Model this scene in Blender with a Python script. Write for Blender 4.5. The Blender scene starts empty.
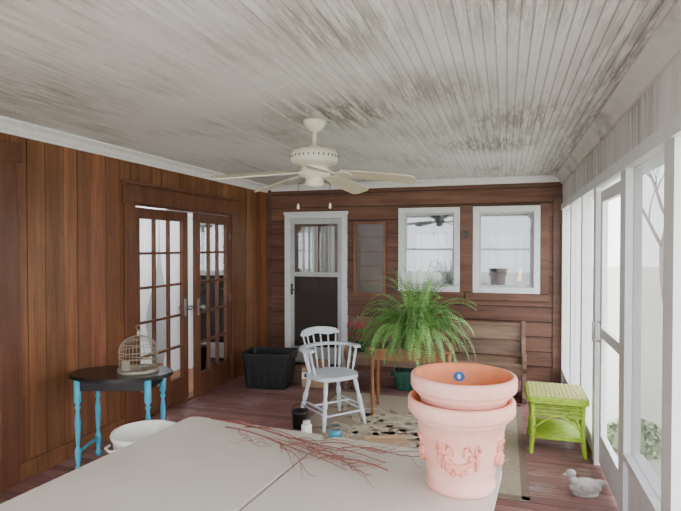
import bpy, math, random
from mathutils import Vector, Matrix, Euler
random.seed(7)
R=random.random
def U(a,b): return a+(b-a)*random.random()
# ------------------------------------------------------------------ materials
class NT:
    def __init__(s,name):
        s.m=bpy.data.materials.new(name); s.m.use_nodes=True
        s.t=s.m.node_tree; s.p=s.t.nodes.get('Principled BSDF'); s.o=s.t.nodes.get('Material Output')
        s.tc=None
    def n(s,ty,**k):
        x=s.t.nodes.new(ty)
        for a,b in k.items(): setattr(x,a,b)
        return x
    def L(s,a,b): s.t.links.new(a,b)
    def coord(s,scale=(1,1,1)):
        if not s.tc: s.tc=s.n('ShaderNodeTexCoord')
        mp=s.n('ShaderNodeMapping'); mp.inputs['Scale'].default_value=scale
        s.L(s.tc.outputs['Object'],mp.inputs['Vector']); return mp.outputs[0]
    def noise(s,scale,vec=(1,1,1),detail=5,rough=.6):
        x=s.n('ShaderNodeTexNoise'); x.inputs['Scale'].default_value=scale
        x.inputs['Detail'].default_value=detail; x.inputs['Roughness'].default_value=rough
        s.L(s.coord(vec),x.inputs['Vector']); return x.outputs[0]
    def rng(s,v,a,b,c=0.,d=1.):
        x=s.n('ShaderNodeMapRange'); s.L(v,x.inputs[0])
        for i,q in enumerate((a,b,c,d)): x.inputs[i+1].default_value=q
        return x.outputs[0]
    def math(s,op,a,b=None):
        x=s.n('ShaderNodeMath',operation=op)
        for i,q in enumerate((a,b)):
            if q is None: continue
            if isinstance(q,(int,float)): x.inputs[i].default_value=q
            else: s.L(q,x.inputs[i])
        return x.outputs[0]
    def mix(s,f,a,b,blend='MIX'):
        x=s.n('ShaderNodeMix',data_type='RGBA',blend_type=blend)
        if isinstance(f,(int,float)): x.inputs[0].default_value=f
        else: s.L(f,x.inputs[0])
        for i,q in ((6,a),(7,b)):
            if isinstance(q,tuple): x.inputs[i].default_value=(*q,1) if len(q)==3 else q
            else: s.L(q,x.inputs[i])
        return x.outputs[2]
    def bump(s,h,st=.3,d=.01):
        x=s.n('ShaderNodeBump'); x.inputs['Strength'].default_value=st; x.inputs['Distance'].default_value=d
        s.L(h,x.inputs['Height']); s.L(x.outputs[0],s.p.inputs['Normal'])
    def vcol(s,c):
        a=s.n('ShaderNodeAttribute',attribute_name='Col')
        return s.mix(1.,c,a.outputs['Color'],'MULTIPLY')
    def base(s,c):
        if isinstance(c,tuple): s.p.inputs['Base Color'].default_value=(*c,1)
        else: s.L(c,s.p.inputs['Base Color'])
def plain(name,c,rough=.55,metal=0,var=.12,scale=12,bump=0,spec=.5):
    m=NT(name); f=m.noise(scale)
    c2=tuple(x*(1-var) for x in c); c1=tuple(min(1,x*(1+var*.6)) for x in c)
    m.base(m.vcol(m.mix(m.rng(f,.3,.7),c2,c1)))
    m.p.inputs['Roughness'].default_value=rough; m.p.inputs['Metallic'].default_value=metal
    m.p.inputs['Specular IOR Level'].default_value=spec
    if bump: m.bump(f,bump)
    return m.m
def wood(name,c1,c2,vec,rough=.5,dirt=None,bump=.25,scale=2.2,dk=.55,dk2=.5,grain=.35):
    m=NT(name)
    f=m.noise(scale,vec,8,.65); g=m.noise(1.3,(1,1,1),3); h2=m.noise(scale*3.5,vec,6,.7)
    c=m.mix(m.rng(f,.35,.68),c1,c2)
    c=m.mix(m.rng(h2,.5,.66,0,grain),c,tuple(x*.4 for x in c1))
    c=m.mix(m.rng(g,.4,.75,0,dk),c,tuple(x*dk2 for x in c1))
    if dirt:
        h=m.noise(2.1,(1,1,1),8,.7); c=m.mix(m.rng(h,.54,.68,0,.7),c,dirt)
    m.base(m.vcol(c)); m.p.inputs['Roughness'].default_value=rough
    m.p.inputs['Specular IOR Level'].default_value=.3
    m.bump(f,bump,.004); return m.m
WH=plain('white_paint',(.74,.75,.77),.5,var=.06)
def dirtywhite(name,vec,base=(.62,.605,.57),spots=(),edge=None,k=.7):
    m=NT(name)
    big=m.noise(1.1,(1,1,1),6,.65); st=m.noise(3.2,vec,9,.72); fine=m.noise(14,vec,4,.7)
    mask=m.math('MULTIPLY',m.rng(big,.46,.68),m.rng(st,.44,.6))
    sp=None
    for (x,y,z,r,kk) in spots:
        d=m.n('ShaderNodeVectorMath',operation='DISTANCE'); m.L(m.coord(),d.inputs[0]); d.inputs[1].default_value=(x,y,z)
        q=m.rng(d.outputs['Value'],r*.3,r,kk,0); sp=q if sp is None else m.math('MAXIMUM',sp,q)
    if edge:
        sx=m.n('ShaderNodeSeparateXYZ'); m.L(m.coord(),sx.inputs[0])
        q=m.rng(sx.outputs[0],edge[0],edge[1],0,edge[2]); sp=q if sp is None else m.math('MAXIMUM',sp,q)
    mask=m.math('MULTIPLY',mask,k)
    if sp is not None:
        nz=m.rng(m.noise(4.5,vec,9,.78),.43,.55)
        mask=m.math('MAXIMUM',mask,m.math('MULTIPLY',sp,nz))
    c=m.mix(mask,base,(.22,.19,.165)); c=m.mix(m.rng(fine,.5,.75,0,.3),c,(.42,.40,.37))
    m.base(m.vcol(c)); m.p.inputs['Roughness'].default_value=.6; m.bump(fine,.15,.003); return m.m
WALLW=wood('stained_plank',(.165,.064,.028),(.29,.130,.060),(6,6,.35),.42,bump=.3,grain=.5)
DOORW=wood('door_wood',(.11,.040,.020),(.18,.072,.038),(5,5,.5),.4,bump=.15)
SIDW=wood('siding_wood',(.125,.056,.036),(.235,.118,.078),(.35,5,6),.5,bump=.3)
PEWW=wood('pew_wood',(.15,.09,.06),(.30,.195,.135),(.5,4,6),.45)
TBLW=wood('table_wood',(.24,.095,.038),(.37,.165,.07),(3,3,.6),.35)
CEILM=dirtywhite('beadboard_paint',(5,.45,1),base=(.80,.785,.765),spots=[(-1.0,3.2,2.44,.62,1.),(.05,3.7,2.44,.7,.75),(-.65,1.95,2.44,.5,.7),(-2.5,2.3,2.44,.7,.6),(-.4,2.9,2.44,.5,.7),(-.15,4.5,2.44,.6,.9),(-1.6,4.4,2.44,.5,.5),(.1,1.8,2.44,.6,.7),(-.6,3.9,2.44,.5,.5)],edge=(.2,.6,.9))
HEADM=dirtywhite('header_paint',(1,5,.4),base=(.72,.71,.71),spots=[(.63,3,2.4,.5,.7),(.63,4.5,2.4,.9,.7),(.63,1.9,2.4,.6,.7)])
TRIMW=dirtywhite('trim_paint',(2,2,2),base=(.80,.79,.78),k=.15)
TRIMD=dirtywhite('trim_paint_dirty',(2,1,2),base=(.74,.73,.72),k=.8)
FLOORM=wood('porch_floor_paint',(.21,.095,.088),(.36,.20,.185),(.5,4,1),.45,dirt=(.34,.30,.30),bump=.2)
BLACK=plain('black_plastic',(.012,.012,.014),.35)
BLACKW=plain('black_paint_wood',(.012,.012,.014),.25)
TURQ=plain('turquoise_paint',(.04,.38,.58),.4)
CREAM=plain('cream_enamel',(.72,.69,.57),.35,var=.05)
CREAMB=plain('cream_blade',(.64,.58,.44),.4,var=.08)
PLAST=plain('table_plastic',(.60,.56,.51),.42,var=.05,scale=5)
METAL=plain('grey_metal',(.35,.36,.37),.35,.8)
DMETAL=plain('dark_metal',(.06,.055,.05),.4,.6)
CAGEM=plain('cage_wire',(.36,.33,.26),.45,.4)
LIME=plain('lime_paint',(.38,.56,.04),.45,var=.3,scale=30)
LIMET=plain('lime_yellow_weave',(.60,.60,.22),.5,var=.3,scale=40)
CHAIRM=plain('chair_white_paint',(.60,.65,.72),.4,var=.10)
BUCK=plain('bucket_plastic',(.82,.82,.8),.35,var=.03)
CARD=plain('cardboard',(.40,.26,.15),.8)
STONE=plain('stone',(.48,.46,.44),.85,var=.3,scale=25,bump=.4)
SOIL=plain('soil',(.04,.025,.015),.95)
CURT=plain('curtain_cloth',(.82,.82,.8),.8,var=.06)
def mk_sheer():
    m=NT('sheer_curtain'); m.t.nodes.remove(m.p)
    a=m.n('ShaderNodeBsdfDiffuse'); a.inputs[0].default_value=(.88,.88,.88,1)
    b=m.n('ShaderNodeBsdfTranslucent'); b.inputs[0].default_value=(.88,.88,.88,1)
    x=m.n('ShaderNodeMixShader'); f=m.noise(20); m.L(m.rng(f,.3,.7,.45,.6),x.inputs[0]); m.L(a.outputs[0],x.inputs[1]); m.L(b.outputs[0],x.inputs[2]); m.L(x.outputs[0],m.o.inputs[0]); return m.m
SHEER=mk_sheer()
GREYD=plain('interior_paint',(.45,.46,.46),.8)
TWIG=plain('twig_bark',(.22,.07,.055),.6)
BARK=plain('bark',(.42,.40,.38),.9,var=.3,bump=.5)
TERI=plain('terracotta_inside',(.76,.25,.11),.65,var=.15)
def mk_pink(n,a,b_):
    m=NT(n); f=m.noise(6,(1,1,1),7,.7)
    m.base(m.mix(m.rng(f,.35,.7),a,b_)); m.p.inputs['Roughness'].default_value=.65
    m.bump(m.noise(30),.15,.003); return m.m
PINK=mk_pink('pink_terracotta',(.78,.35,.28),(.84,.52,.46)); PINKD=mk_pink('pink_relief',(.70,.24,.18),(.78,.36,.29))
def mk_leaf(n,a,b):
    m=NT(n); f=m.noise(5); m.base(m.vcol(m.mix(m.rng(f,.3,.7),a,b))); m.p.inputs['Roughness'].default_value=.5
    return m.m
LEAF=mk_leaf('fern_leaf',(.10,.25,.05),(.24,.46,.12))
BUSHM=mk_leaf('bush_leaf',(.3,.42,.2),(.45,.55,.32))
GRASS=mk_leaf('grass',(.50,.54,.42),(.6,.62,.5))
PINKF=plain('pink_petal',(.75,.06,.2),.6)
BLUE=plain('blue_label',(.04,.16,.55),.4)
def mk_glass(n,tint,gl,rough=.02):
    m=NT(n); m.t.nodes.remove(m.p)
    a=m.n('ShaderNodeBsdfTransparent'); a.inputs[0].default_value=(*tint,1)
    b=m.n('ShaderNodeBsdfGlossy'); b.inputs['Roughness'].default_value=rough; b.inputs[0].default_value=(.9,.92,.95,1)
    x=m.n('ShaderNodeMixShader'); fr=m.n('ShaderNodeFresnel'); fr.inputs[0].default_value=1.5
    m.L(m.math('ADD',fr.outputs[0],gl),x.inputs[0]); m.L(a.outputs[0],x.inputs[1]); m.L(b.outputs[0],x.inputs[2])
    m.L(x.outputs[0],m.o.inputs[0]); return m.m
GLASS=mk_glass('pane_glass',(.7,.73,.75),.07)
DGLASS=mk_glass('door_glass',(.97,.98,.98),.03)
def mk_screen(n,op,c):
    m=NT(n); m.t.nodes.remove(m.p)
    a=m.n('ShaderNodeBsdfTransparent'); b=m.n('ShaderNodeBsdfDiffuse'); b.inputs[0].default_value=(*c,1)
    x=m.n('ShaderNodeMixShader'); x.inputs[0].default_value=op
    m.L(a.outputs[0],x.inputs[1]); m.L(b.outputs[0],x.inputs[2]); m.L(x.outputs[0],m.o.inputs[0]); return m.m
SCREEN=mk_screen('insect_screen',.15,(.6,.6,.62))
GSCREEN=mk_screen('grey_screen',.5,(.26,.26,.28))
DSCREEN=mk_screen('dark_screen',.75,(.07,.06,.055))
# ------------------------------------------------------------------ mesh builder
class B:
    def __init__(s): s.v=[];s.f=[];s.mi=[];s.sm=[];s.c=[];s.X=None
    def add(s,vs,fs,m=0,sm=False,col=1.,M=None):
        o=len(s.v)
        for v in vs:
            v=Vector(v)
            if M: v=M@v
            if s.X: v=s.X@v
            s.v.append(v)
        for f in fs: s.f.append([o+i for i in f]); s.mi.append(m); s.sm.append(sm); s.c.append(col)
    def box(s,c,d,m=0,M=None,col=1.):
        x,y,z=c; a,b,e=d[0]/2,d[1]/2,d[2]/2
        vs=[(x+i*a,y+j*b,z+k*e) for i in(-1,1) for j in(-1,1) for k in(-1,1)]
        s.add(vs,[(0,1,3,2),(4,6,7,5),(0,4,5,1),(2,3,7,6),(0,2,6,4),(1,5,7,3)],m,False,col,M)
    def bb(s,x0,x1,y0,y1,z0,z1,m=0,col=1.):
        s.box(((x0+x1)/2,(y0+y1)/2,(z0+z1)/2),(x1-x0,y1-y0,z1-z0),m,None,col)
    def tube(s,pts,r,seg=8,m=0,col=1.,cap=True,sm=True,closed=False):
        pts=[Vector(p) for p in pts]; n=len(pts)
        rs=r if isinstance(r,(list,tuple)) else [r]*n
        vs=[];up=None
        for i,p in enumerate(pts):
            if closed: t=pts[(i+1)%n]-pts[i-1]
            else: t=pts[min(i+1,n-1)]-pts[max(i-1,0)]
            if t.length<1e-9: t=Vector((0,0,1))
            t.normalize()
            if up is None:
                up=Vector((0,0,1)) if abs(t.z)<.9 else Vector((1,0,0))
            a=t.cross(up)
            if a.length<1e-5: a=t.cross(Vector((0,1,.1)))
            a.normalize(); b=a.cross(t); up=b
            for k in range(seg):
                w=2*math.pi*k/seg; vs.append(p+(a*math.cos(w)+b*math.sin(w))*rs[i])
        fs=[]
        for i in range(n if closed else n-1):
            j=(i+1)%n
            for k in range(seg): fs.append((i*seg+k,i*seg+(k+1)%seg,j*seg+(k+1)%seg,j*seg+k))
        if cap and not closed:
            fs.append(tuple(range(seg))[::-1]); fs.append(tuple((n-1)*seg+k for k in range(seg)))
        s.add(vs,fs,m,sm,col)
    def lathe(s,prof,seg=24,c=(0,0,0),m=0,M=None,col=1.,sm=True,sx=1.,sy=1.,cap=True):
        vs=[];fs=[]
        for r,z in prof:
            for k in range(seg):
                w=2*math.pi*k/seg; vs.append((c[0]+r*math.cos(w)*sx,c[1]+r*math.sin(w)*sy,c[2]+z))
        n=len(prof)
        for i in range(n-1):
            for k in range(seg): fs.append((i*seg+k,i*seg+(k+1)%seg,(i+1)*seg+(k+1)%seg,(i+1)*seg+k))
        if cap and prof[0][0]>1e-3: fs.append(tuple(range(seg))[::-1])
        if cap and prof[-1][0]>1e-3: fs.append(tuple((n-1)*seg+k for k in range(seg)))
        s.add(vs,fs,m,sm,col,M)
    def sph(s,c,r,m=0,seg=12,M=None,col=1.):
        if isinstance(r,(int,float)): r=(r,r,r)
        prof=[(math.sin(math.pi*i/seg),-math.cos(math.pi*i/seg)) for i in range(seg+1)]
        prof[0]=(0.0001,-1);prof[-1]=(0.0001,1)
        M2=Matrix.Translation(c)@Matrix.Diagonal((r[0],r[1],r[2],1))
        if M: M2=M@M2
        s.lathe(prof,seg+2,(0,0,0),m,M2,col)
    def prism(s,poly,h0,h1,m=0,M=None,col=1.,sm=False):
        n=len(poly); vs=[(x,y,h0) for x,y in poly]+[(x,y,h1) for x,y in poly]
        fs=[tuple(range(n))[::-1],tuple(range(n,2*n))]
        s.add(vs,fs,m,False,col,M)
        s.add(vs,[(i,(i+1)%n,n+(i+1)%n,n+i) for i in range(n)],m,sm,col,M)
    def build(s,name,mats,loc=(0,0,0),rz=0,bevel=0,parent=None,rot=None):
        me=bpy.data.meshes.new(name); me.from_pydata([tuple(v) for v in s.v],[],s.f)
        for m in mats: me.materials.append(m)
        me.polygons.foreach_set('material_index',s.mi); me.polygons.foreach_set('use_smooth',s.sm)
        ca=me.color_attributes.new('Col','FLOAT_COLOR','CORNER'); arr=[]
        for p in me.polygons:
            c=s.c[p.index]
            if isinstance(c,(int,float)): c=(c,c,c)
            arr+= [c[0],c[1],c[2],1.]*p.loop_total
        ca.data.foreach_set('color',arr); me.update()
        o=bpy.data.objects.new(name,me); bpy.context.scene.collection.objects.link(o)
        o.location=loc; o.rotation_euler=rot if rot else (0,0,rz)
        if bevel:
            b=o.modifiers.new('bevel','BEVEL'); b.width=bevel; b.segments=2; b.limit_method='ANGLE'; b.angle_limit=.7
        if parent: o.parent=parent
        return o
def rrect(x0,x1,y0,y1,r,n=6):
    p=[]
    for cx,cy,a in((x1-r,y1-r,0),(x0+r,y1-r,90),(x0+r,y0+r,180),(x1-r,y0+r,270)):
        for i in range(n+1):
            w=math.radians(a+90*i/n); p.append((cx+r*math.cos(w),cy+r*math.sin(w)))
    return p
XL,XR,YB,ZC=-3.16,.636,6.75,2.44
YF=-1.6
# ------------------------------------------------------------------ floor
b=B(); y=YF
while y<YB:
    w=.085
    col=U(.72,1.15); b.bb(XL-.1,XR+.12,y,min(y+w-.005,YB),-.05,0,0,(col,col*U(.93,1.03),col*U(.93,1.03))); y+=w
b.bb(XL-.1,XR+.12,YF,YB,-.16,-.05,1)
b.build('floor',[FLOORM,BLACK])
# ------------------------------------------------------------------ ceiling
b=B(); x=XL-.1; w=.046
while x<XR+.1:
    for (a,c,z0,z1,cc) in((0,w-.008,0,0,1.),(w-.008,w-.004,0,.003,.68),(w-.004,w,.003,0,.68)):
        cv=cc*(1 if cc<.7 else U(.95,1.02))
        b.add([(x+a,YF,ZC+z0),(x+a,YB+.1,ZC+z0),(x+c,YB+.1,ZC+z1),(x+c,YF,ZC+z1)],[(0,1,2,3)],0,False,cv)
    x+=w
b.bb(XL-.1,XR+.15,YF,YB+.1,ZC+.012,ZC+.1,0)
b.build('ceiling',[CEILM])
# ------------------------------------------------------------------ left wall
DY0,DY1,DZ=3.95,5.70,1.99
b=B(); y=YF
while y<YB:
    w=random.choice((.13,.15,.17,.14)); y1=min(y+w,YB)
    c=U(.72,1.18); col=(c,c*U(.93,1.03),c*U(.88,1.03))
    z0=0
    if y1>DY0 and y<DY1:
        if y<DY0: b.bb(XL-.03,XL,y,DY0,0,DZ,0,col)
        if y1>DY1: b.bb(XL-.03,XL,DY1,y1,0,DZ,0,col)
        z0=DZ
    b.bb(XL-.03,XL-U(0,.004),y+.0025,y1-.0025,z0,ZC,0,col); y=y1
b.bb(XL-.12,XL-.03,YF,DY0,0,ZC,1); b.bb(XL-.12,XL-.03,DY1,YB,0,ZC,1); b.bb(XL-.12,XL-.03,DY0,DY1,DZ,ZC,1)
b.build('wall_left',[WALLW,BLACK])
b=B()
b.bb(XL,XL+.03,DY0-.13,DY0,0,DZ+.02); b.bb(XL,XL+.03,DY1,DY1+.11,0,DZ+.02)
b.bb(XL,XL+.035,DY0-.15,DY1+.13,DZ,DZ+.16); b.bb(XL,XL+.06,DY0-.17,DY1+.15,DZ+.16,DZ+.19)
b.bb(XL-.12,XL,DY0,DY0+.02,0,DZ); b.bb(XL-.12,XL,DY1-.02,DY1,0,DZ);b.bb(XL-.12,XL,DY0,DY1,DZ-.02,DZ); b.bb(XL-.12,XL+.02,DY0,DY1,0,.02)
b.build('trim_french_door',[DOORW],bevel=.004)
def french_leaf(name,loc,rz,w,handle):
    b=B(); h=1.94; t=.04; st=.095; br=.24
    b.bb(0,st,-t/2,t/2,.0,h); b.bb(w-st,w,-t/2,t/2,0,h); b.bb(st,w-st,-t/2,t/2,h-.1,h); b.bb(st,w-st,-t/2,t/2,0,br)
    gw=w-2*st; gh=h-.1-br
    for i in(1,2): b.bb(st+gw*i/3-.012,st+gw*i/3+.012,-t*.45,t*.45,br,h-.1)
    for i in range(1,5): b.bb(st,w-st,-t*.42,t*.42,br+gh*i/5-.012,br+gh*i/5+.012)
    sgn=1 if handle==1 else -1
    b.add([(st,0,br),(w-st,0,br),(w-st,0,h-.1),(st,0,h-.1)],[(0,1,2,3)],1)
    hx=w-st/2
    for sg in(-1,1):
        b.bb(hx-.02,hx+.02,sg*t/2-.004,sg*t/2+.004,.86,1.04,2)
        b.tube([(hx,sg*t/2,.95),(hx,sg*(t/2+.045),.95)],.009,8,2); b.sph((hx,sg*(t/2+.055),.95),.026,2)
    for z in(.25,.97,1.7): b.bb(-.006,.002,-t/2-.004,t/2+.004,z-.04,z+.04,2)
    def drape(x0,x1,pinch):
        n=30; nz=12; vs=[];xm=x0 if pinch<0 else x1
        for j in range(nz+1):
            z=.3+(h-.05-.3)*j/nz; k=1-.5*math.exp(-((z-.85)/.4)**2)
            for i in range(n+1):
                x=x0+(x1-x0)*i/n; vs.append((xm+(x-xm)*k,sgn*(.06+.014*math.sin(i*1.5)),z))
        b.add(vs,[(j*(n+1)+i,j*(n+1)+i+1,(j+1)*(n+1)+i+1,(j+1)*(n+1)+i) for j in range(nz) for i in range(n)],3,True)
    drape(st-.03,w*.56,-1); drape(w*.58,w-.0,1)
    b.tube([(.02,sgn*.05,h-.06),(w-.02,sgn*.05,h-.06)],.006,8,2)
    return b.build(name,[DOORW,DGLASS,METAL,SHEER],loc,rz,bevel=.003)
french_leaf('door_1',(XL-.04,DY0+.022,.02),math.radians(90),.86,1)
french_leaf('door_2',(XL-.02,DY1-.022,.02),math.radians(-90+5),.845,2)
b=B()
b.bb(XL,XL+.03,2.62,2.76,0,2.17); b.bb(XL,XL+.03,1.7,1.84,0,2.17); b.bb(XL,XL+.035,1.66,2.8,2.17,2.3)
b.bb(XL,XL+.012,1.84,2.62,0,2.17,1)
for z0,z1 in((0,.2),(.62,.72),(2.05,2.17)): b.bb(XL,XL+.028,1.84,2.62,z0,z1)
b.build('door_3',[DOORW,WALLW],bevel=.004)
# ------------------------------------------------------------------ back wall
OP=[(-2.85,-2.03,0,2.03),(-1.29,-.565,1.07,2.07),(-.36,.37,1.07,2.07)]
b=B(); rh=.178; rows=[]; z=0
while z<ZC: rows.append(z); z+=rh
for zr in rows:
    zt=min(zr+rh,ZC); c=U(.8,1.15); col=(c,c*U(.95,1.03),c)
    br=sorted(set([zr,zt]+[q for o in OP for q in o[2:] if zr<q<zt]))
    for za,zb in zip(br,br[1:]):
        xs=[XL]
        for o in OP:
            if o[2]<zb-1e-4 and o[3]>za+1e-4: xs+=[o[0],o[1]]
        xs.append(XR)
        pa=.030-.024*(za-zr)/rh; pb=.030-.024*(zb-zr)/rh
        for x0,x1 in zip(xs[::2],xs[1::2]):
            vs=[(x0,YB-pa,za),(x1,YB-pa,za),(x1,YB-pb,zb),(x0,YB-pb,zb),(x0,YB+.1,za),(x1,YB+.1,za),(x1,YB+.1,zb),(x0,YB+.1,zb)]
            b.add(vs,[(0,1,2,3),(5,4,7,6),(4,5,1,0),(3,2,6,7),(4,0,3,7),(1,5,6,2)],0,False,col)
    if zr>0:
        xs=[XL]
        for o in OP:
            if o[2]<zr+.01 and o[3]>zr-.01: xs+=[o[0],o[1]]
        xs.append(XR)
        for x0,x1 in zip(xs[::2],xs[1::2]): b.bb(x0,x1,YB-.032,YB-.004,zr-.008,zr+.001,0,.25)
b.bb(XL,XL+.07,YB-.045,YB-.02,0,ZC,0,.8)
b.bb(XR-.1,XR,YB-.045,YB-.02,0,2.2,0,.9)
b.build('wall_back',[SIDW])
def crown(name,p,q,nrm,mt,sc=1.):
    b=B(); p=Vector(p);q=Vector(q);n=Vector(nrm)
    prof=[(0,0),(.085,0),(.085,-.015),(.05,-.04),(.03,-.07),(.018,-.085),(.018,-.10),(0,-.10)]
    vs=[e+n*a*sc+Vector((0,0,c*sc)) for e in(p,q) for a,c in prof]; k=len(prof)
    b.add(vs,[(i,(i+1)%k,k+(i+1)%k,k+i) for i in range(k)]+[tuple(range(k)),tuple(range(k,2*k))[::-1]],0)
    b.build(name,[mt])
crown('trim_crown_left',(XL,YF,ZC),(XL,YB-.02,ZC),(1,0,0),TRIMW,.9)
crown('trim_crown_back',(XL,YB-.026,ZC),(XR,YB-.026,ZC),(0,-1,0),TRIMW,.75)
crown('trim_crown_right',(XR,YF,ZC),(XR,YB-.02,ZC),(-1,0,0),TRIMD)
b=B(); b.bb(XL,XL+.02,YF,DY0-.14,0,.12); b.bb(XL,XL+.02,DY1+.12,YB-.03,0,.12); b.build('baseboard_left',[WALLW],bevel=.003)
# ------------------------------------------------------------------ windows
SASH=plain('sash_paint',(.50,.52,.54),.5)
def window(name,x0,x1,z0,z1):
    b=B(); f=.07; y0,y1=YB-.05,YB+.09
    b.bb(x0,x0+f,y0,y1,z0,z1);b.bb(x1-f,x1,y0,y1,z0,z1);b.bb(x0+f,x1-f,y0,y1,z1-f,z1);b.bb(x0+f,x1-f,y0,y1,z0,z0+f)
    zm=(z0+z1)/2
    for a,c,yy in((z0+f,zm+.015,YB+.0),(zm-.015,z1-f,YB+.03)):
        s=.024; xa,xb=x0+f,x1-f
        b.bb(xa,xa+s,yy,yy+.03,a,c,3);b.bb(xb-s,xb,yy,yy+.03,a,c,3);b.bb(xa+s,xb-s,yy,yy+.03,a,a+s,3);b.bb(xa+s,xb-s,yy,yy+.03,c-s,c,3)
        b.bb(xa,xb,yy+.012,yy+.016,a,c,1)
    xa,xb=x0+f,x1-f
    for i in(1,2): q=xa+(xb-xa)*i/3; b.bb(q-.007,q+.007,YB+.065,YB+.08,z0+f,z1-f,3)
    for i in(1,3): q=z0+f+(z1-z0-2*f)*i/4; b.bb(xa,xb,YB+.065,YB+.08,q-.007,q+.007,3)
    vs=[];n=40
    for i in range(n+1):
        x=xa-.02+(xb-xa+.04)*i/n; yv=YB+.13+.012*math.sin(i*1.4)
        vs+=[(x,yv,z1-.32-.03*abs(math.sin(i*.35))),(x,yv,z1)]
    b.add(vs,[(2*i,2*i+2,2*i+3,2*i+1) for i in range(n)],2,True)
    for (u,v) in((xa-.02,xa+.13),(xb-.13,xb+.02)):
        vs=[]
        for i in range(11):
            x=u+(v-u)*i/10; vs+=[(x,YB+.16+.012*math.sin(i*1.7),z0-.02),(x,YB+.16+.012*math.sin(i*1.7),z1)]
        b.add(vs,[(2*i,2*i+2,2*i+3,2*i+1) for i in range(10)],2,True)
    b.build(name,[WH,GLASS,CURT,SASH],bevel=.003)
window('window_1',-1.312,-.542,1.04,2.095); window('window_2',-.385,.392,1.04,2.095)
b=B(); b.bb(-.47,.5,YB-.07,YB-.02,.955,1.035); b.bb(.395,.49,YB-.05,YB-.02,1.04,2.12);b.bb(-1.4,-.48,YB-.06,YB-.02,.98,1.035)
b.bb(-.54,-.39,YB-.045,YB-.02,1.04,2.12)
b.build('trim_window',[SIDW],bevel=.003)
b=B(); x0,x1,z0,z1=-1.9,-1.47,.97,1.93; y0,y1=YB-.085,YB-.03; f=.035
b.bb(x0,x0+f,y0,y1,z0,z1);b.bb(x1-f,x1,y0,y1,z0,z1);b.bb(x0+f,x1-f,y0,y1,z1-f,z1);b.bb(x0+f,x1-f,y0,y1,z0,z0+f)
for i in range(1,5): b.bb(x0+f,x1-f,y0+.015,y1-.005,z0+i*.19-.005,z0+i*.19+.005)
b.bb(x0+f,x1-f,y1-.01,y1-.002,z0+f,z1-f,1)
b.add([(x0+f,y0+.008,z0+f),(x1-f,y0+.008,z0+f),(x1-f,y0+.008,z1-f),(x0+f,y0+.008,z1-f)],[(0,1,2,3)],2)
b.build('wall_cabinet',[wood('rack_frame',(.17,.07,.035),(.25,.11,.055),(4,4,.6),.4),plain('rack_back',(.17,.145,.12),.7,var=.2,scale=4),DGLASS],bevel=.002)
b=B(); b.bb(-.02,.02,-.02,.0,-.05,.05); b.tube([(0,-.02,.03),(0,-.1,.035),(0,-.1,.0),(-.0,-.09,-.03)],.008,8); b.bb(-.05,.05,-.105,-.09,-.015,.015)
b.build('wall_bracket',[DMETAL],(-.465,YB-.046,1.75))
# back door
b=B(); x0,x1=-2.889,-1.998; f=.075
b.bb(x0,x0+f,YB-.05,YB+.08,0,2.06); b.bb(x1-f,x1,YB-.05,YB+.08,0,2.06); b.bb(x0+f,x1-f,YB-.05,YB+.08,1.985,2.06); b.bb(x0-.01,x1+.01,YB-.06,YB-.02,2.04,2.075)
b.bb(x0+f,x1-f,YB-.07,YB+.08,0,.03,2)
b.build('trim_back_door',[WH,WH,DMETAL],bevel=.003)
b=B(); xa,xb=x0+f+.003,x1-f-.003; s=.055; y0,y1=YB-.035,YB-.005
GD=plain('storm_door_paint',(.52,.53,.54),.5)
b.bb(xa,xa+s,y0,y1,.035,1.98);b.bb(xb-s,xb,y0,y1,.035,1.98);b.bb(xa+s,xb-s,y0,y1,1.91,1.98);b.bb(xa+s,xb-s,y0,y1,1.2,1.26);b.bb(xa+s,xb-s,y0,y1,.035,.25)
b.bb(xa+s,xb-s,y0+.012,y0+.016,1.26,1.91,1); b.bb(xa+s,xb-s,y0+.012,y0+.016,.25,1.2,2)
b.bb(xa+.01,xa+.04,y0-.012,y0,.95,1.1,3); b.tube([(xa+.025,y0,1.02),(xa+.025,y0-.05,1.02),(xa+.09,y0-.05,1.02)],.009,8,3)
b.build('door_4',[GD,DGLASS,DSCREEN,DMETAL],bevel=.003)
b=B(); yy=YB+.03
b.bb(xa,xa+.12,yy,yy+.04,.03,1.98);b.bb(xb-.12,xb,yy,yy+.04,.03,1.98);b.bb(xa+.12,xb-.12,yy,yy+.04,1.88,1.98);b.bb(xa+.12,xb-.12,yy,yy+.04,.03,1.0)
b.bb((xa+xb)/2+.01,(xa+xb)/2+.05,yy,yy+.03,1,1.9)
for u,v in((xa+.08,xa+.30),(xb-.24,xb-.08)):
    vs=[]
    for i in range(17): vs+=[(u+(v-u)*i/16,yy+.08+.01*math.sin(i*1.6),1.0),(u+(v-u)*i/16,yy+.08+.01*math.sin(i*1.6),1.92)]
    b.add(vs,[(2*i,2*i+2,2*i+3,2*i+1) for i in range(16)],1,True)
b.build('door_5',[DOORW,CURT],bevel=.003)
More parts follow.
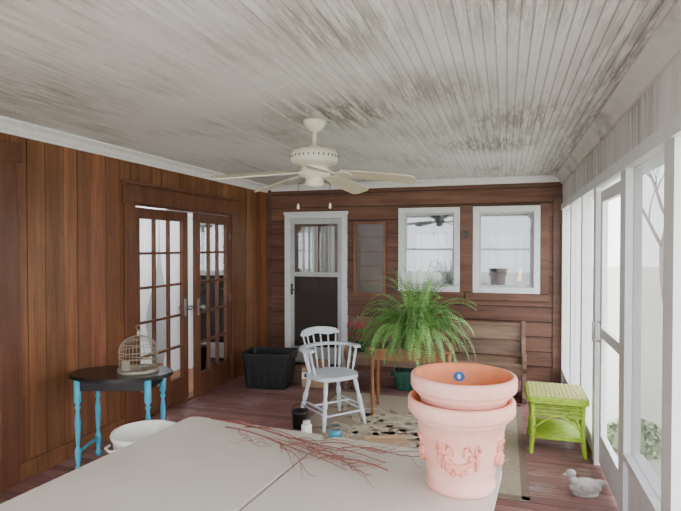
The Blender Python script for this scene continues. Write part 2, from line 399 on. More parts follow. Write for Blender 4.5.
# ------------------------------------------------------------------ rooms behind
b=B(); b.bb(-3.3,.9,9.2,9.3,-.05,.85);b.bb(-3.3,.9,9.2,9.3,1.95,2.6)
for a,c in((-3.3,-2.6),(-2.1,-1.75),(-.72,-.5),(.5,.9)): b.bb(a,c,9.2,9.3,.85,1.95)
b.build('wall_sunroom',[GREYD])
b=B(); b.bb(-3.3,-3.22,YB+.1,9.2,-.05,2.6); b.build('wall_sunroom_left',[GREYD]); b=B(); b.bb(.82,.9,YB+.1,9.2,-.05,2.6); b.build('wall_sunroom_right',[GREYD])
b=B(); b.bb(-3.3,.9,YB+.1,9.3,2.52,2.6); b.build('ceiling_sunroom',[GREYD]); b=B(); b.bb(-3.3,.9,YB+.1,9.3,-.15,-.05); b.build('floor_sunroom',[FLOORM])
FSC=mk_screen('far_screen',.75,(.3,.3,.3))
for k,(a,c) in enumerate(((-2.6,-2.1),(-1.75,-.72),(-.5,.5))):
    b=B(); n=3
    for i in range(n+1): q=a+(c-a)*i/n; b.bb(q-.03,q+.03,9.21,9.25,.85,1.95)
    for i in range(4): q=.85+1.1*i/3; b.bb(a,c,9.21,9.25,q-.03,q+.03)
    b.bb(a,c,9.26,9.27,.85,1.95,2)
    for (u,v) in((a-.05,a+.24),(c-.24,c+.05)):
        vs=[]
        for i in range(17):
            x=u+(v-u)*i/16; yv=9.14+.02*math.sin(i*1.6)
            vs+=[(x,yv,.7),(x,yv,2.05)]
        b.add(vs,[(2*i,2*i+2,2*i+3,2*i+1) for i in range(16)],1,True)
    b.tube([(a-.1,9.15,2.06),(c+.1,9.15,2.06)],.012,8,0)
    b.build('window_%d'%(k+3),[WH,CURT,FSC])
LAMPM=NT('lamp_shade'); LAMPM.base((.9,.6,.3)); LAMPM.p.inputs['Emission Color'].default_value=(1,.45,.13,1); LAMPM.p.inputs['Emission Strength'].default_value=3.5
b=B(); b.lathe([(.14,0),(.14,.02),(.02,.03),(.015,1.2),(.015,1.35)],20,(0,0,0),1); b.lathe([(.10,1.2),(.06,1.37)],24,(0,0,0),0)
b.build('floor_lamp',[LAMPM.m,DMETAL],(.25,7.5,-.05))
b=B(); b.bb(-5.2,-5.1,3.2,6.4,-.05,2.5); b.build('wall_house_left',[GREYD])
b=B(); b.bb(-5.2,XL-.12,3.1,3.2,-.05,2.5); b.build('wall_house_front',[GREYD])
b=B(); b.bb(-5.2,XL-.12,6.4,6.5,-.05,2.5); b.build('wall_house_back',[GREYD])
b=B(); b.bb(-5.2,XL-.12,3.1,6.5,2.45,2.55); b.build('ceiling_house',[GREYD])
b=B(); b.bb(-5.2,XL-.12,3.1,6.5,-.15,-.05); b.build('floor_house',[TBLW])
for (px,py) in((-4.1,4.3),(-4.1,5.4)):
    ld=bpy.data.lights.new('house_fill_light','POINT'); ld.energy=55; ld.shadow_soft_size=.2; ld.color=(.95,.97,1)  # added fill without a fixture, brightens the curtains behind the French door panes
    lo=bpy.data.objects.new('house_fill_light',ld); lo.location=(px,py,1.9); bpy.context.scene.collection.objects.link(lo)
ld=bpy.data.lights.new('sunroom_fill_light','POINT'); ld.energy=60; ld.shadow_soft_size=.3; ld.color=(1,.97,.93)  # added fill without a fixture, lifts the room seen through the back windows
lo=bpy.data.objects.new('sunroom_fill_light',ld); lo.location=(-1.2,8.2,2.2); bpy.context.scene.collection.objects.link(lo)
# ------------------------------------------------------------------ right wall
b=B(); y=YF
while y<YB:
    y1=min(y+.09,YB); c=U(.9,1.04); b.bb(XR,XR+.03,y+.003,y1,2.1,ZC,0,c); y=y1
b.bb(XR+.03,XR+.15,YF,YB+.1,2.04,ZC,0,.9)
b.bb(XR-.02,XR+.15,YF,YB,2.03,2.1,1)
posts=[(-1.6,-1.48),(-.3,-.18),(.9,1.0),(1.65,1.75),(2.37,2.51),(3.25,3.39),(4.25,4.36),(4.95,5.03),(5.75,5.83),(6.62,6.75)]
for a,c in posts: b.bb(XR-.008,XR+.075,a,c,0,2.04,1)
for (a,c),(d,e) in zip(posts,posts[1:]):
    if a==3.25: continue
    kw=.42 if d<3.3 else .14
    b.bb(XR+.015,XR+.06,c,d,0,kw,1); b.bb(XR-.01,XR+.09,c,d,kw,kw+.04,1)
    b.bb(XR+.03,XR+.034,c,d,kw+.04,2.03,3 if a==2.37 else 2)
b.build('wall_right',[HEADM,WH,SCREEN,GSCREEN])
b=B(); a,c=3.41,4.23; s=.075; x0,x1=XR+.02,XR+.055
b.bb(x0,x1,a,a+s,.03,2.0);b.bb(x0,x1,c-s,c,.03,2.0);b.bb(x0,x1,a+s,c-s,1.92,2.0);b.bb(x0,x1,a+s,c-s,.03,.25);b.bb(x0,x1,a+s,c-s,.95,1.02)
b.bb(x0+.015,x0+.019,a+s,c-s,.25,1.92,1)
b.tube([(x0,c-.04,.92),(x0-.05,c-.04,.92),(x0-.05,c-.04,1.06),(x0,c-.04,1.06)],.009,8,2)
b.build('door_6',[WH,SCREEN,METAL],bevel=.003)
# ------------------------------------------------------------------ outside
b=B()
b.add([(-40,-30,-.4),(60,-30,-.4),(60,60,-.4),(-40,60,-.4)],[(0,1,2,3)]); b.build('lawn',[GRASS])
def tree(name,loc,h,r,sd):
    random.seed(sd); b=B()
    def br(p,d,L,r,dep):
        pts=[p];q=p.copy();dd=d.copy()
        for i in range(4):
            dd=(dd+Vector((U(-.18,.18),U(-.18,.18),U(-.02,.12)))).normalized(); q=q+dd*L/4; pts.append(q.copy())
        b.tube(pts,[r*(1-.13*i) for i in range(5)],7 if dep==0 else 5)
        if dep<4:
            for k in range(3 if dep else 5):
                i=random.choice((2,3,4)); nd=(dd+Vector((U(-1,1),U(-1,1),U(-.1,.7)))*.8).normalized(); br(pts[i],nd,L*U(.5,.72),r*.45,dep+1)
    br(Vector((0,0,0)),Vector((0,0,1)),h,r,0); return b.build(name,[BARK],loc)
tree('tree',(4.3,15,-.42),3.6,.13,2); tree('tree',(9.5,24,-.42),5,.25,3); tree('tree',(5.4,21,-.42),4,.16,8)
def bush(name,loc,r,sd):
    random.seed(sd); b=B()
    for i in range(1500):
        d=Vector((random.gauss(0,1),random.gauss(0,1),abs(random.gauss(0,1)))).normalized(); p=Vector((d.x*r,d.y*r,d.z*r*.9))*U(.6,1.05)
        a=Vector((U(-1,1),U(-1,1),U(-1,1))).normalized()*.05; c=d.cross(a).normalized()*.03
        b.add([p-a,p+c,p+a,p-c],[(0,1,2,3)],0,False,U(.6,1.3))
    for i in range(8):
        w=i*.8; b.tube([(0,0,0),(math.cos(w)*r*.5,math.sin(w)*r*.5,r*.6)],.012,5,1)
    b.build(name,[BUSHM,BARK],loc)
bush('bush',(1.25,5.9,-.4),.3,1)
random.seed(11)
# ------------------------------------------------------------------ ceiling fan
b=B()
b.lathe([(.0001,0),(.075,0),(.075,-.02),(.06,-.05),(.03,-.075),(.014,-.08),(.014,-.16),(.03,-.165),(.04,-.18),(.10,-.19),(.145,-.205),(.158,-.225),(.158,-.265),(.148,-.285),(.11,-.30),(.085,-.31),(.085,-.335),(.105,-.34),(.105,-.372),(.062,-.38),(.058,-.405),(.064,-.42),(.05,-.44),(.02,-.448),(.0001,-.45)],40,(0,0,0),0)
for i in range(30):
    w=2*math.pi*i/30; M=Matrix.Rotation(w,4,'Z'); b.box((.1585,0,-.245),(.003,.008,.016),2,M,1.5)
for k in range(5):
    w=math.radians(17.3-13+72*k); M=Matrix.Rotation(w,4,'Z')@Matrix.Translation((0,0,-.335))@Matrix.Rotation(math.radians(7),4,'Y')@Matrix.Rotation(math.radians(-14),4,'X')
    pl=[]
    for (x,hw) in((.18,.045),(.2,.055),(.3,.06),(.5,.068),(.62,.07),(.655,.062),(.675,.04)): pl.append((x,-hw))
    pl=pl+[(x,-y) for x,y in pl[::-1]]
    b.prism(pl,0,.007,1,M)
    b.prism([(.07,-.018),(.14,-.014),(.19,-.04),(.235,-.035),(.26,0),(.235,.035),(.19,.04),(.14,.014),(.07,.018)],-.006,.0,0,M)
for x,l in((-.075,.13),(.085,.13)):
    b.tube([(x*.7,-.02,-.38),(x*1.4,-.03,-.43),(x*1.4,-.03,-.43-l)],.0022,5,2); b.lathe([(.001,0),(.010,.005),(.007,.03),(.001,.04)],8,(x*1.4,-.03,-.46-l),0)
b.build('ceiling_fan',[CREAM,CREAMB,DMETAL],(-1.215,3.32,ZC))
# ------------------------------------------------------------------ folding tables
def ftable(name,loc,rz,w=.76,l=1.83):
    b=B(); h=.74
    b.prism(rrect(-w/2,w/2,-l,0,.05),h-.045,h-.006,0,sm=True); b.prism(rrect(-w/2+.006,w/2-.006,-l+.006,-.006,.046),h-.006,h,0,sm=True)
    for y in(-.3,-l+.3):
        for s in(-1,1): b.tube([(s*(w/2-.1),y,h-.05),(s*(w/2-.1),y+(.1 if y>-1 else -.1),.0)],.0135,10,1)
        b.tube([(-w/2+.1,y+.085*(1 if y>-1 else -1),.1),(w/2-.1,y+.085*(1 if y>-1 else -1),.1)],.012,10,1)
        b.tube([(-w/2+.1,y,h-.06),(w/2-.1,y,h-.06)],.0135,10,1)
        b.tube([(0,y*.5-.45,h-.06),(0,y+.04*(1 if y>-1 else -1),.4),],.009,8,1)
    for s in(-1,1): b.bb(s*(w/2-.05)-.012,s*(w/2-.05)+.012,-l+.08,-.08,h-.075,h-.045,1)
    return b.build(name,[PLAST,METAL],loc,rz)
ra=math.radians(-5)
dx=Vector((math.cos(ra),math.sin(ra)))
far=Vector((0.0,2.215))
c2=far-dx*.385; c1=far-dx*(.385+.768)
ftable('folding_table',(c1.x,c1.y+.0,0),ra); ftable('folding_table',(c2.x,c2.y,0),ra)
# ------------------------------------------------------------------ planters
def pot(name,z,deco,loc):
    b=B(); k_=.93
    out=[(.108,0),(.118,.0),(.122,.008),(.122,.03),(.116,.036),(.123,.07),(.145,.19),(.158,.262),(.166,.268),(.172,.275),(.17,.285),(.186,.29),(.19,.30),(.19,.335),(.186,.343),(.178,.345)]
    inn=[(.178,.345),(.168,.342),(.162,.33),(.16,.31),(.15,.27),(.112,.03),(.0001,.025)]
    out=[(r,h*k_) for r,h in out]; inn=[(r,h*k_) for r,h in inn]
    if not deco: out=[(r*.985,h) for r,h in out]; inn=[(r*.985,h) for r,h in inn]
    b.lathe(out,56,(0,0,0),0,cap=False); b.lathe(inn,56,(0,0,0),1,cap=False); b.lathe([(.108,.0),(.0001,.0)],56,cap=False)
    if deco:
        for k in range(4):
            a0=math.radians(-90+90*k)+.02
            def on(a,z,o=.0):
                r=.123+(z-.065)/(.24-.065)*.032+o; return Vector((r*math.cos(a0+a),r*math.sin(a0+a),z))
            pts=[on(-.42+.84*i/12,.150-.035*(1-((i-6)/6)**2),.004) for i in range(13)]
            b.tube(pts,[.006+.007*(1-abs(i-6)/6) for i in range(13)],8,4)
            for i in range(26):
                a=U(-.3,.3); zz=.135-.03*(1-(a/.3)**2)+U(-.02,.016); b.sph(on(a,zz,.007),U(.007,.013),4,6)
            for s in(-1,1):
                sp=[on(s*(.45+.06*math.cos(t*.7)*(1-t/12)),.17+.03*math.sin(t*.7)*(1-t/12),.005) for t in range(11)]
                b.tube(sp,.0055,6,4)
                b.tube([on(s*.45,.155,.004),on(s*.47,.125,.005),on(s*.44,.10,.003)],[.009,.008,.002],6,4)
                b.tube([on(s*.12,.155,.003),on(s*.16,.185,.005),on(s*.25,.19,.004),on(s*.3,.17,.003)],[.003,.006,.006,.002],6,4)
    else:
        M=Matrix.Rotation(math.radians(100),4,'Z')@Matrix.Translation((.1505,0,.272))@Matrix.Rotation(math.radians(-90),4,'Y')
        b.prism([(.019*math.cos(i*.5236),.022*math.sin(i*.5236)) for i in range(12)],0,.002,2,M)
        b.prism([(.010*math.cos(i*.5236),.007*math.sin(i*.5236)) for i in range(12)],.002,.003,3,M)
    return b.build(name,[PINK,TERI,BLUE,WH,PINKD],(loc[0],loc[1],z))
PX,PY=-.152,1.95
pot('terracotta_planter',.74,True,(PX,PY)); pot('terracotta_planter',.74+.085,False,(PX+.008,PY-.002))
# ------------------------------------------------------------------ twigs
b=B(); Z=.747
def twig(p,a,L,r,dep):
    pts=[];x,y=p;n=9
    for i in range(n+1):
        zz=Z+r+(.012*math.sin(i*.9+a*3)+.012 if dep else .006*math.sin(i)+.006); pts.append((x,y,zz)); a+=U(-.12,.12); x+=L/n*math.cos(a); y+=L/n*math.sin(a)
        x=max(min(x,-.3),-1.42)
    b.tube(pts,[r*(1-.6*i/n) for i in range(n+1)],5)
    if dep<2:
        for i in range(5 if dep<1 else 2):
            q=random.choice(pts[1:8]); twig((q[0],q[1]),a+U(-.6,.6),L*U(.3,.55),r*.6,dep+1)
twig((-1.38,2.29),math.radians(-16),.98,.0045,0); twig((-1.25,2.2),math.radians(-10),.75,.0038,0); twig((-.42,1.95),math.radians(165),.6,.0035,0); twig((-.8,2.1),math.radians(-35),.4,.003,1)
b.build('dried_branches',[TWIG])
# ------------------------------------------------------------------ side table
b=B(); h=.68
def ell(a,c,n=40): return [(a*math.cos(2*math.pi*i/n),c*math.sin(2*math.pi*i/n)) for i in range(n)]
b.prism(ell(.375,.245),h-.022,h-.005,0,sm=True); b.prism(ell(.368,.238),h-.005,h,0,sm=True); b.prism(ell(.36,.23),h-.03,h-.022,0,sm=True)
b.bb(-.26,.26,-.165,-.145,h-.10,h-.03,0);b.bb(-.26,.26,.145,.165,h-.10,h-.03,0)
for sx in(-1,1):
    b.bb(sx*.25-.01,sx*.25+.01,-.15,.15,h-.10,h-.03,0)
    for sy in(-1,1):
        b.lathe([(.016,0),(.02,.03),(.012,.05),(.016,.08),(.021,.12),(.021,.16),(.011,.18),(.013,.2),(.018,.3),(.021,.36),(.011,.44),(.021,.46),(.011,.48),(.024,.5),(.024,.66)],14,(sx*.25,sy*.155,0),1)
    b.tube([(sx*.25,-.155,.14),(sx*.25,.155,.14)],.011,8,1)
b.build('side_table',[BLACKW,TURQ],(-2.70,3.24,0),math.radians(17))
b=B(); r=.135
b.lathe([(r+.012,0),(r+.012,.022),(r,.024),(r-.004,.01),(.0001,.01)],40,(0,0,0),0)
for i in range(32):
    w=2*math.pi*i/32; pts=[(r*math.cos(w),r*math.sin(w),.02),(r*math.cos(w),r*math.sin(w),.15)]
    for k in range(1,9):
        t=k/8*math.pi/2; pts.append((r*math.cos(t)*math.cos(w),r*math.cos(t)*math.sin(w),.15+.115*math.sin(t)))
    b.tube(pts,.0014,4)
for z,rr in((.06,r),(.105,r),(.15,r),(.207,r*.86),(.248,r*.52)):
    b.tube([(rr*math.cos(i*.2618),rr*math.sin(i*.2618),z) for i in range(24)],.0022,5,closed=True)
b.lathe([(.02,.262),(.01,.275),(.014,.285),(.006,.30),(.0001,.305)],12)
b.tube([(.02*math.cos(i*.6283),0,.322+.02*math.sin(i*.6283)) for i in range(10)],.0022,5,closed=True)
b.tube([(-r+.01,0,.1),(r-.01,0,.1)],.004,6)
b.bb(-.035,.035,-r-.003,-r+.001,.03,.1)
b.build('birdcage',[CAGEM],(-2.60,3.30,.68))
b=B(); b.lathe([(.0001,.0),(.155,0),(.16,.01),(.195,.40),(.205,.41),(.21,.425),(.205,.44),(.197,.44),(.19,.425),(.155,.015),(.0001,.012)],44)
for s in(-1,1): b.tube([(s*.205,-.06,.39),(s*.24,-.045,.385),(s*.245,0,.38),(s*.24,.045,.385),(s*.205,.06,.39)],.008,8)
b.build('plastic_tub',[BUCK],(-2.17,2.82,0),1.2)
# ------------------------------------------------------------------ rug
b=B(); rx0,rx1,ry0,ry1=-1.78,.155,3.5,5.6
RUG=plain('rug_taupe',(.36,.295,.22),.95,var=.25,scale=60,bump=.4); RUGD=plain('rug_brown',(.20,.145,.105),.95,scale=60); RUGL=plain('rug_beige',(.50,.43,.33),.95,scale=60)
b.prism(rrect(rx0,rx1,ry0,ry1,.01),.001,.010,0)
for q in((rx0,rx0+.05,ry0,ry1),(rx1-.05,rx1,ry0,ry1),(rx0,rx1,ry0,ry0+.05),(rx0,rx1,ry1-.05,ry1)): b.bb(*q,.010,.0112,1)
def leafp(cx,cy,a,L,m):
    pl=[]
    for t,w in((0,0),(.15,.1),(.35,.16),(.6,.14),(.85,.06),(1,0)): pl.append((t*L,w*L))
    pl+= [(x,-y) for x,y in pl[-2:0:-1]]
    M=Matrix.Translation((cx,cy,0))@Matrix.Rotation(a,4,'Z'); b.prism(pl,.010,.0114 if m==1 else .0117,m,M)
for k in range(12):
    x=U(rx0+.25,rx1-.25); y=ry0+.22+k*.15; a=U(0,6.28)
    for i in range(8):
        nx=x+.17*math.cos(a); ny=y+.17*math.sin(a)
        if not(rx0+.26<nx<rx1-.26 and ry0+.26<ny<ry1-.26): a+=2.1; continue
        L=math.hypot(nx-x,ny-y); M=Matrix.Translation((x,y,0))@Matrix.Rotation(a,4,'Z'); b.box((L/2,0,.0108),(L,.012,.0012),2,M)
        leafp(nx,ny,a+.8,.2,2 if k%2 else 1); leafp(nx,ny,a-.9,.19,2 if k%3 else 1)
        x,y=nx,ny; a+=U(-.5,.5)
b.build('area_rug',[RUG,RUGD,RUGL])
# ------------------------------------------------------------------ armchair
b=B(); sh=.445
b.prism([(.22*math.copysign(abs(math.cos(t))**.7,math.cos(t)),.2*math.copysign(abs(math.sin(t))**.7,math.sin(t))) for t in[2*math.pi*i/32 for i in range(32)]],sh-.035,sh,0,sm=True)
leg=[(.011,0),(.015,.06),(.019,.14),(.013,.17),(.02,.2),(.02,.24),(.013,.27),(.018,.33),(.016,.41)]
def lg(x0,y0,x1,y1):
    d=Vector((x0-x1,y0-y1,.41)); M=Matrix.Translation((x1,y1,0))@d.to_track_quat('Z','Y').to_matrix().to_4x4(); b.lathe([(r*1.15,z*d.length/.41) for r,z in leg],12,(0,0,0),0,M)
for sx in(-1,1):
    for sy in(-1,1): lg(sx*.15,sy*.14,sx*.215,sy*.215)
for sx in(-1,1): b.tube([(sx*.19,-.185,.17),(sx*.19,.185,.17)],[.009,.009],8); b.tube([(sx*.197,-.195,.13),(sx*.197,.19,.13)],.008,8)
b.tube([(-.19,0,.17),(.19,0,.17)],.010,8); b.tube([(-.2,-.197,.12),(.2,-.197,.12)],.009,8)
rail=[]
for i in range(25):
    t=math.radians(-28+236*i/24); rail.append(Vector((.265*math.cos(t),.04+.21*math.sin(t),.665)))
vs=[]
for i,p in enumerate(rail):
    t=(rail[min(i+1,24)]-rail[max(i-1,0)]).normalized(); nn=Vector((-t.y,t.x,0)); w=.026 if 3<i<21 else .034
    for a,z in((-w,-.012),(w,-.012),(w,.012),(-w,.012)): vs.append(p+nn*a+Vector((0,0,z)))
fs=[(4*i+k,4*i+(k+1)%4,4*i+4+(k+1)%4,4*i+4+k) for i in range(24) for k in range(4)]+[(3,2,1,0),(96,97,98,99)]
b.add(vs,fs)
for i in(1,4,7,17,20,23):
    p=rail[i]; q=Vector((p.x*.78,(p.y-.02)*.8,sh-.01)); pts=[q.lerp(p,k/6) for k in range(7)]; b.tube(pts,[.008,.011,.015,.010,.014,.009,.008],8)
cr=[]
for i in range(13):
    t=math.radians(38+104*i/12); cr.append(Vector((.262*math.cos(t),.06+.225*math.sin(t),.8)))
vs=[]
for i,p in enumerate(cr):
    u=abs(i-6)/6; top=.825-.03*u*u-.02*(u>.95); bot=.755+.008*math.cos(i*1.05); n2=Vector((p.x,p.y-.06,0)).normalized()*.011
    for s,z in((-1,bot),(1,bot),(1,top),(-1,top)): vs.append(Vector((p.x,p.y,z))+n2*s)
b.add(vs,[(4*i+k,4*i+(k+1)%4,4*i+4+(k+1)%4,4*i+4+k) for i in range(12) for k in range(4)]+[(3,2,1,0),(48,49,50,51)])
for i in range(1,12,2):
    p=cr[i]; q=Vector((p.x*.75,p.y*.72,sh-.01)); b.tube([q,q.lerp(p,.35),q.lerp(p,.6),Vector((p.x,p.y,.77))],[.007,.010,.008,.007],8)
b.build('armchair',[CHAIRM],(-1.50,4.56,.0165),math.radians(50),bevel=.003)
# ------------------------------------------------------------------ pew
b=B()
prof=[(-.42,0),(-.42,.05),(-.38,.10),(-.37,.3),(-.44,.36),(-.45,.44),(-.40,.50),(-.33,.50),(-.27,.45),(-.2,.43),(-.12,.5),(-.08,.62),(-.05,.76),(0,.79),(.05,.77),(.06,.7),(.0,.4),(.0,.1),(.04,.05),(.04,0)]
Mx=Matrix(((0,0,1,0),(1,0,0,0),(0,1,0,0),(0,0,0,1)))
b.prism(prof,-.97,-.93,0,Mx); b.prism(prof,.93,.97,0,Mx)
b.bb(-.93,.93,-.42,.0,.37,.4,0,1.05); b.bb(-.93,.93,-.40,-.37,.28,.37,0,.9)
T=Matrix.Translation((0,-.02,.4))@Matrix.Rotation(math.radians(-6),4,'X')
for i in range(2): b.box((0,0,.09+.165*i),(1.86,.02,.16),0,T,(.9,1.08)[i])
b.box((0,-.0,.345),(1.86,.045,.03),0,T,1.1)
b.bb(-.93,.93,-.06,-.03,.2,.28,0,.8)
b.build('church_pew',[PEWW],(-.76,6.12,.0),0,bevel=.006)
# ------------------------------------------------------------------ plant table + fern
b=B(); w,d,h=.8,.42,.64
b.prism(rrect(-w/2,w/2,-d/2,d/2,.03),h-.022,h,0,sm=True)
b.bb(-w/2+.05,w/2-.05,-d/2+.04,-d/2+.06,h-.12,h-.022);b.bb(-w/2+.05,w/2-.05,d/2-.06,d/2-.04,h-.12,h-.022)
for s in(-1,1):
    b.bb(s*(w/2-.055)-.01,s*(w/2-.055)+.01,-d/2+.05,d/2-.05,h-.12,h-.022)
    for t in(-1,1):
        b.lathe([(.013,0),(.017,.02),(.012,.05),(.016,.12),(.02,.2),(.014,.26),(.02,.29),(.014,.32),(.018,.42),(.022,.48),(.022,.6)],12,(s*(w/2-.05),t*(d/2-.05),0),0)
b.build('plant_table',[TBLW],(-.86,5.05,.0125),math.radians(4),bevel=.003)
b=B()
b.lathe([(.11,0),(.13,.01),(.165,.13),(.175,.135),(.175,.155),(.16,.155),(.15,.13),(.0001,.13)],32,(0,0,0),1)
b.lathe([(.15,.132),(.08,.145),(.0001,.15)],24,(0,0,0),2)
cnt=0
while cnt<200:
    w=U(0,6.283); ring=R(); L=U(.42,.72); el=math.radians(U(45,88) if ring>.5 else U(8,45))
    p=Vector((.09*math.cos(w)*R(),.09*math.sin(w)*R(),.15)); d=Vector((math.cos(w)*math.cos(el),math.sin(w)*math.cos(el),math.sin(el)))
    n=30; pts=[p.copy()]; sg=L/n; g=U(.07,.13) if el<1.3 else U(.05,.11)
    for k in range(n):
        d=(d+Vector((0,0,-g))*(.35+1.2*k/n)).normalized(); p=p+d*sg
        pts.append(p.copy())
    if min(q.z for q in pts)<-.16 or any(q.z<.02 and abs(q.x)<.42 and abs(q.y)<.25 for q in pts[6:]): continue
    cnt+=1
    c=U(.5,1.4)
    b.tube(pts[::3]+[pts[-1]],.0018,4,0,c*.8,cap=False)
    tw=U(-.6,.6)
    for k in range(2,n):
        t=pts[k]-pts[k-1]; t.normalize(); side=t.cross(Vector((0,0,1)))
        if side.length<.1: side=Vector((math.sin(w),-math.cos(w),0))
        side.normalize(); side=(side+t.cross(side)*tw).normalized()
        ll=.038*math.sin(math.pi*min(1,(k/n)**.7*.9+.08))+.006
        for s in(-1,1):
            a=pts[k]; e=a+side*s*ll+t*ll*.25+Vector((0,0,-.25*ll+U(-.005,.005))); mid=(a+e)/2+Vector((0,0,.003)); q=t*.006
            b.add([a,mid-q,e,mid+q],[(0,1,2,3)],0,False,c*U(.7,1.3))
b.build('potted_fern',[LEAF,TBLW,SOIL],(-.82,5.05,.6530))
# ------------------------------------------------------------------ wicker table
b=B(); W=.205; D=.225; h=.46
for sx in(-1,1):
    for sy in(-1,1):
        pts=[(sx*(W-.01),sy*(D-.01),0),(sx*(W-.025),sy*(D-.025),.1),(sx*(W-.03),sy*(D-.03),.25),(sx*(W-.02),sy*(D-.02),.42)]
        b.tube(pts,.016,10)
        for i in range(24):
            q=.012+.017*min(1,i/10); b.tube([(sx*(W-q),sy*(D-q),.01+i*.017),(sx*(W-q),sy*(D-q),.018+i*.017)],.0185,8)
b.bb(-W,W,-D,D,h-.03,h-.012,0)
n=13
for i in range(n):
    for j in range(n):
        x=-W+(i+.5)*2*W/n; y=-D+(j+.5)*2*D/n; a=2*W/n; c=2*D/n
        if (i+j)%2: b.box((x,y,h-.009),(a*.98,c*.6,.01),1)
        else: b.box((x,y,h-.009),(a*.6,c*.98,.01),1)
for z in(h-.02,h-.035,h-.05):
    b.tube([(x,y,z) for x,y in rrect(-W-.01,W+.01,-D-.01,D+.01,.04)],.0095,6,closed=True)
for side in range(4):
    LX=(W if side%2==0 else D); OY=(D if side%2==0 else W)-.018
    M=Matrix.Rotation(side*math.pi/2,4,'Z')
    for r_ in range(8):
        z=h-.065-r_*.014; pts=[M@Vector((-LX+.03+(2*LX-.06)*k/20,-OY+.004*(-1)**(k+r_),z)) for k in range(21)]
        b.tube(pts,.006,5,0,.7 if r_%2 else 1.)
    arch=[M@Vector((-LX+.035+(2*LX-.07)*k/14,-OY,.20+.105*math.sin(math.pi*k/14))) for k in range(15)]
    b.tube(arch,.008,6)
    for z in(.13,.145,): b.tube([M@Vector((-LX+.03,-OY,z)),M@Vector((LX-.03,-OY,z))],.010,6)
for i in range(12):
    y=-D+.04+i*(2*D-.08)/11; b.tube([(-W+.03,y,.14),(W-.03,y,.14)],.011,6)
b.build('wicker_side_table',[LIME,LIMET],(.387,4.55,.0),0)
# ------------------------------------------------------------------ totes, boxes
def tote(name,loc,rz,w,d,h,m):
    b=B()
    def ring(s,z): return [(x,y,z) for x,y in rrect(-w/2*s,w/2*s,-d/2*s,d/2*s,.05*s)]
    lv=[(.84,0),(.86,.01),(.97,h-.05),(1.03,h-.05),(1.04,h-.02),(1.04,h),(1.0,h),(.96,h-.02),(.85,.02)]
    vs=[];n=28
    for s,z in lv: vs+=ring(s,z)
    fs=[(i*n+k,i*n+(k+1)%n,(i+1)*n+(k+1)%n,(i+1)*n+k) for i in range(len(lv)-1) for k in range(n)]+[tuple(range(n))[::-1],tuple((len(lv)-1)*n+k for k in range(n))]
    b.add(vs,fs,0,False)
    for i in range(-2,3): b.box((i*w*.16,-d/2*.92,h*.42),(.02,.03,h*.6),0)
    for s in(-1,1): b.box((s*w*.53,0,h-.06),(.03,.14,.02),0)
    b.build(name,[m],loc,rz)
tote('storage_tote',(-2.60,5.60,0),math.radians(8),.56,.42,.40,BLACK)
DG=plain('green_plastic',(.015,.08,.05),.4)
tote('storage_bin',(-.95,5.92,0.0),0,.5,.28,.22,DG)
tote('storage_bin',(-.3,5.92,0.0),0,.42,.26,.2,BLACK)
b=B(); b.bb(-.14,.14,-.1,.1,0,.22); b.bb(-.14,.14,-.1005,-.1,.09,.17,1)
for s in(-1,1): b.add([(-.14,s*.1,.22),(.14,s*.1,.22),(.13,s*.17,.27),(-.13,s*.17,.27)],[(0,1,2,3)])
b.bb(-.11,-.07,-.101,-.1,.11,.15,2); b.bb(-.04,.0,-.101,-.1,.11,.15,2); b.bb(.03,.1,-.101,-.1,.12,.14,2)
b.build('cardboard_box',[CARD,CURT,BLACK],(-2.09,5.75,0),.1)
b=B()
b.lathe([(.0001,0),(.06,0),(.072,.13),(.077,.135),(.077,.15),(.07,.15),(.06,.01),(.0001,.01)],24)
b.tube([(.075*math.cos(t*.2618),0,.14+.07*math.sin(t*.2618)) for t in range(13)],.003,6); b.build('black_pail',[BLACK],(-1.72,4.32,.0125))
b=B(); b.lathe([(.0001,0),(.042,0),(.045,.004),(.045,.10),(.03,.112),(.03,.13),(.0001,.13)],20); b.lathe([(.032,.112),(.032,.135),(.0001,.135)],20,m=1); b.build('plastic_jar',[BUCK,WH],(-1.58,4.12,.0125))
b=B(); b.lathe([(.0001,0),(.05,0),(.05,.005),(.048,.01),(.048,.11),(.051,.115),(.051,.12),(.04,.116),(.0001,.116)],24); b.lathe([(.0487,.03),(.0487,.09)],24,m=1)
b.tube([(.05*math.cos(t*.2618),0,.1+.06*math.sin(t*.2618)) for t in range(13)],.0015,5,2); b.build('paint_can',[METAL,TURQ,METAL],(-1.33,4.12,.0125),.5)
b=B()
for i in range(4): b.bb(-.17,.17,-.13+i*.068,-.13+i*.068+.055,.03,.042,0,U(.85,1.15))
for x in(-.14,.14): b.bb(x-.02,x+.02,-.13,.13,0,.03)
b.build('wooden_slat_tray',[plain('raw_wood',(.48,.32,.19),.7)],(-.90,4.12,.0125),.35,bevel=.002)
b=B(); b.lathe([(.0001,0),(.05,0),(.075,.1),(.08,.1),(.08,.12),(.07,.12),(.0001,.11)],20,m=2)
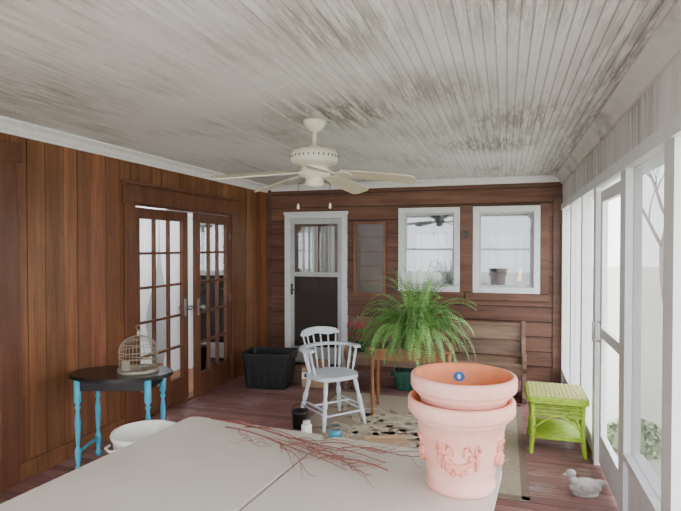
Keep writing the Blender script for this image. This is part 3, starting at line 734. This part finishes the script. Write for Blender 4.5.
for i in range(70):
    w=U(0,6.28); r=U(.02,.16); z=U(.14,.33); p=Vector((r*math.cos(w),r*math.sin(w),z)); b.tube([(0,0,.1),(p.x*.4,p.y*.4,z*.7),p],.002,4,1)
    for k in range(3):
        q=p+Vector((U(-.03,.03),U(-.03,.03),U(-.1,-.02))); a=Vector((U(-1,1),U(-1,1),U(-.3,.3))).normalized()*.03; c=Vector((-a.y,a.x,U(-.01,.01)))*.5
        b.add([q-a,q+c,q+a,q-c],[(0,1,2,3)],1,False,U(.6,1.2))
    if i%2==0:
        for k in range(6):
            a=k*1.047; b.add([p,p+Vector((math.cos(a-.4)*.026,math.sin(a-.4)*.026,.01)),p+Vector((math.cos(a)*.04,math.sin(a)*.04,.006)),p+Vector((math.cos(a+.4)*.026,math.sin(a+.4)*.026,.01))],[(0,1,2,3)],0,False,U(.7,1.2))
b.build('potted_flowers',[PINKF,LEAF,DG],(-1.58,5.90,.4))
b=B()
b.sph((0,0,.05),(.105,.055,.052)); b.sph((.09,0,.075),(.045,.03,.022)); b.tube([(-.06,0,.07),(-.085,0,.1),(-.09,0,.125)],[.035,.024,.022],12); b.sph((-.092,0,.135),(.032,.026,.026)); b.tube([(-.115,0,.13),(-.145,0,.122)],[.013,.007],8)
for s in(-1,1): b.sph((.02,s*.045,.06),(.07,.018,.032))
b.lathe([(.08,0),(.085,.012),(.0001,.012)],20,sx=1.,sy=.6)
b.build('stone_duck',[STONE],(.5,3.72,0),.25)
# ------------------------------------------------------------------ light
w=bpy.data.worlds.new('World'); bpy.context.scene.world=w; w.use_nodes=True
bg=w.node_tree.nodes['Background']; bg.inputs[0].default_value=(.95,.965,1,1); bg.inputs[1].default_value=8.0
# ------------------------------------------------------------------ camera
cd=bpy.data.cameras.new('camera'); cd.sensor_width=36; cd.lens=530/681*36; cd.clip_start=.05
co=bpy.data.objects.new('camera',cd); co.location=(0,0,1.6); co.rotation_euler=(math.radians(90-.92),0,math.radians(17.3)); bpy.context.scene.collection.objects.link(co)
bpy.context.scene.camera=co
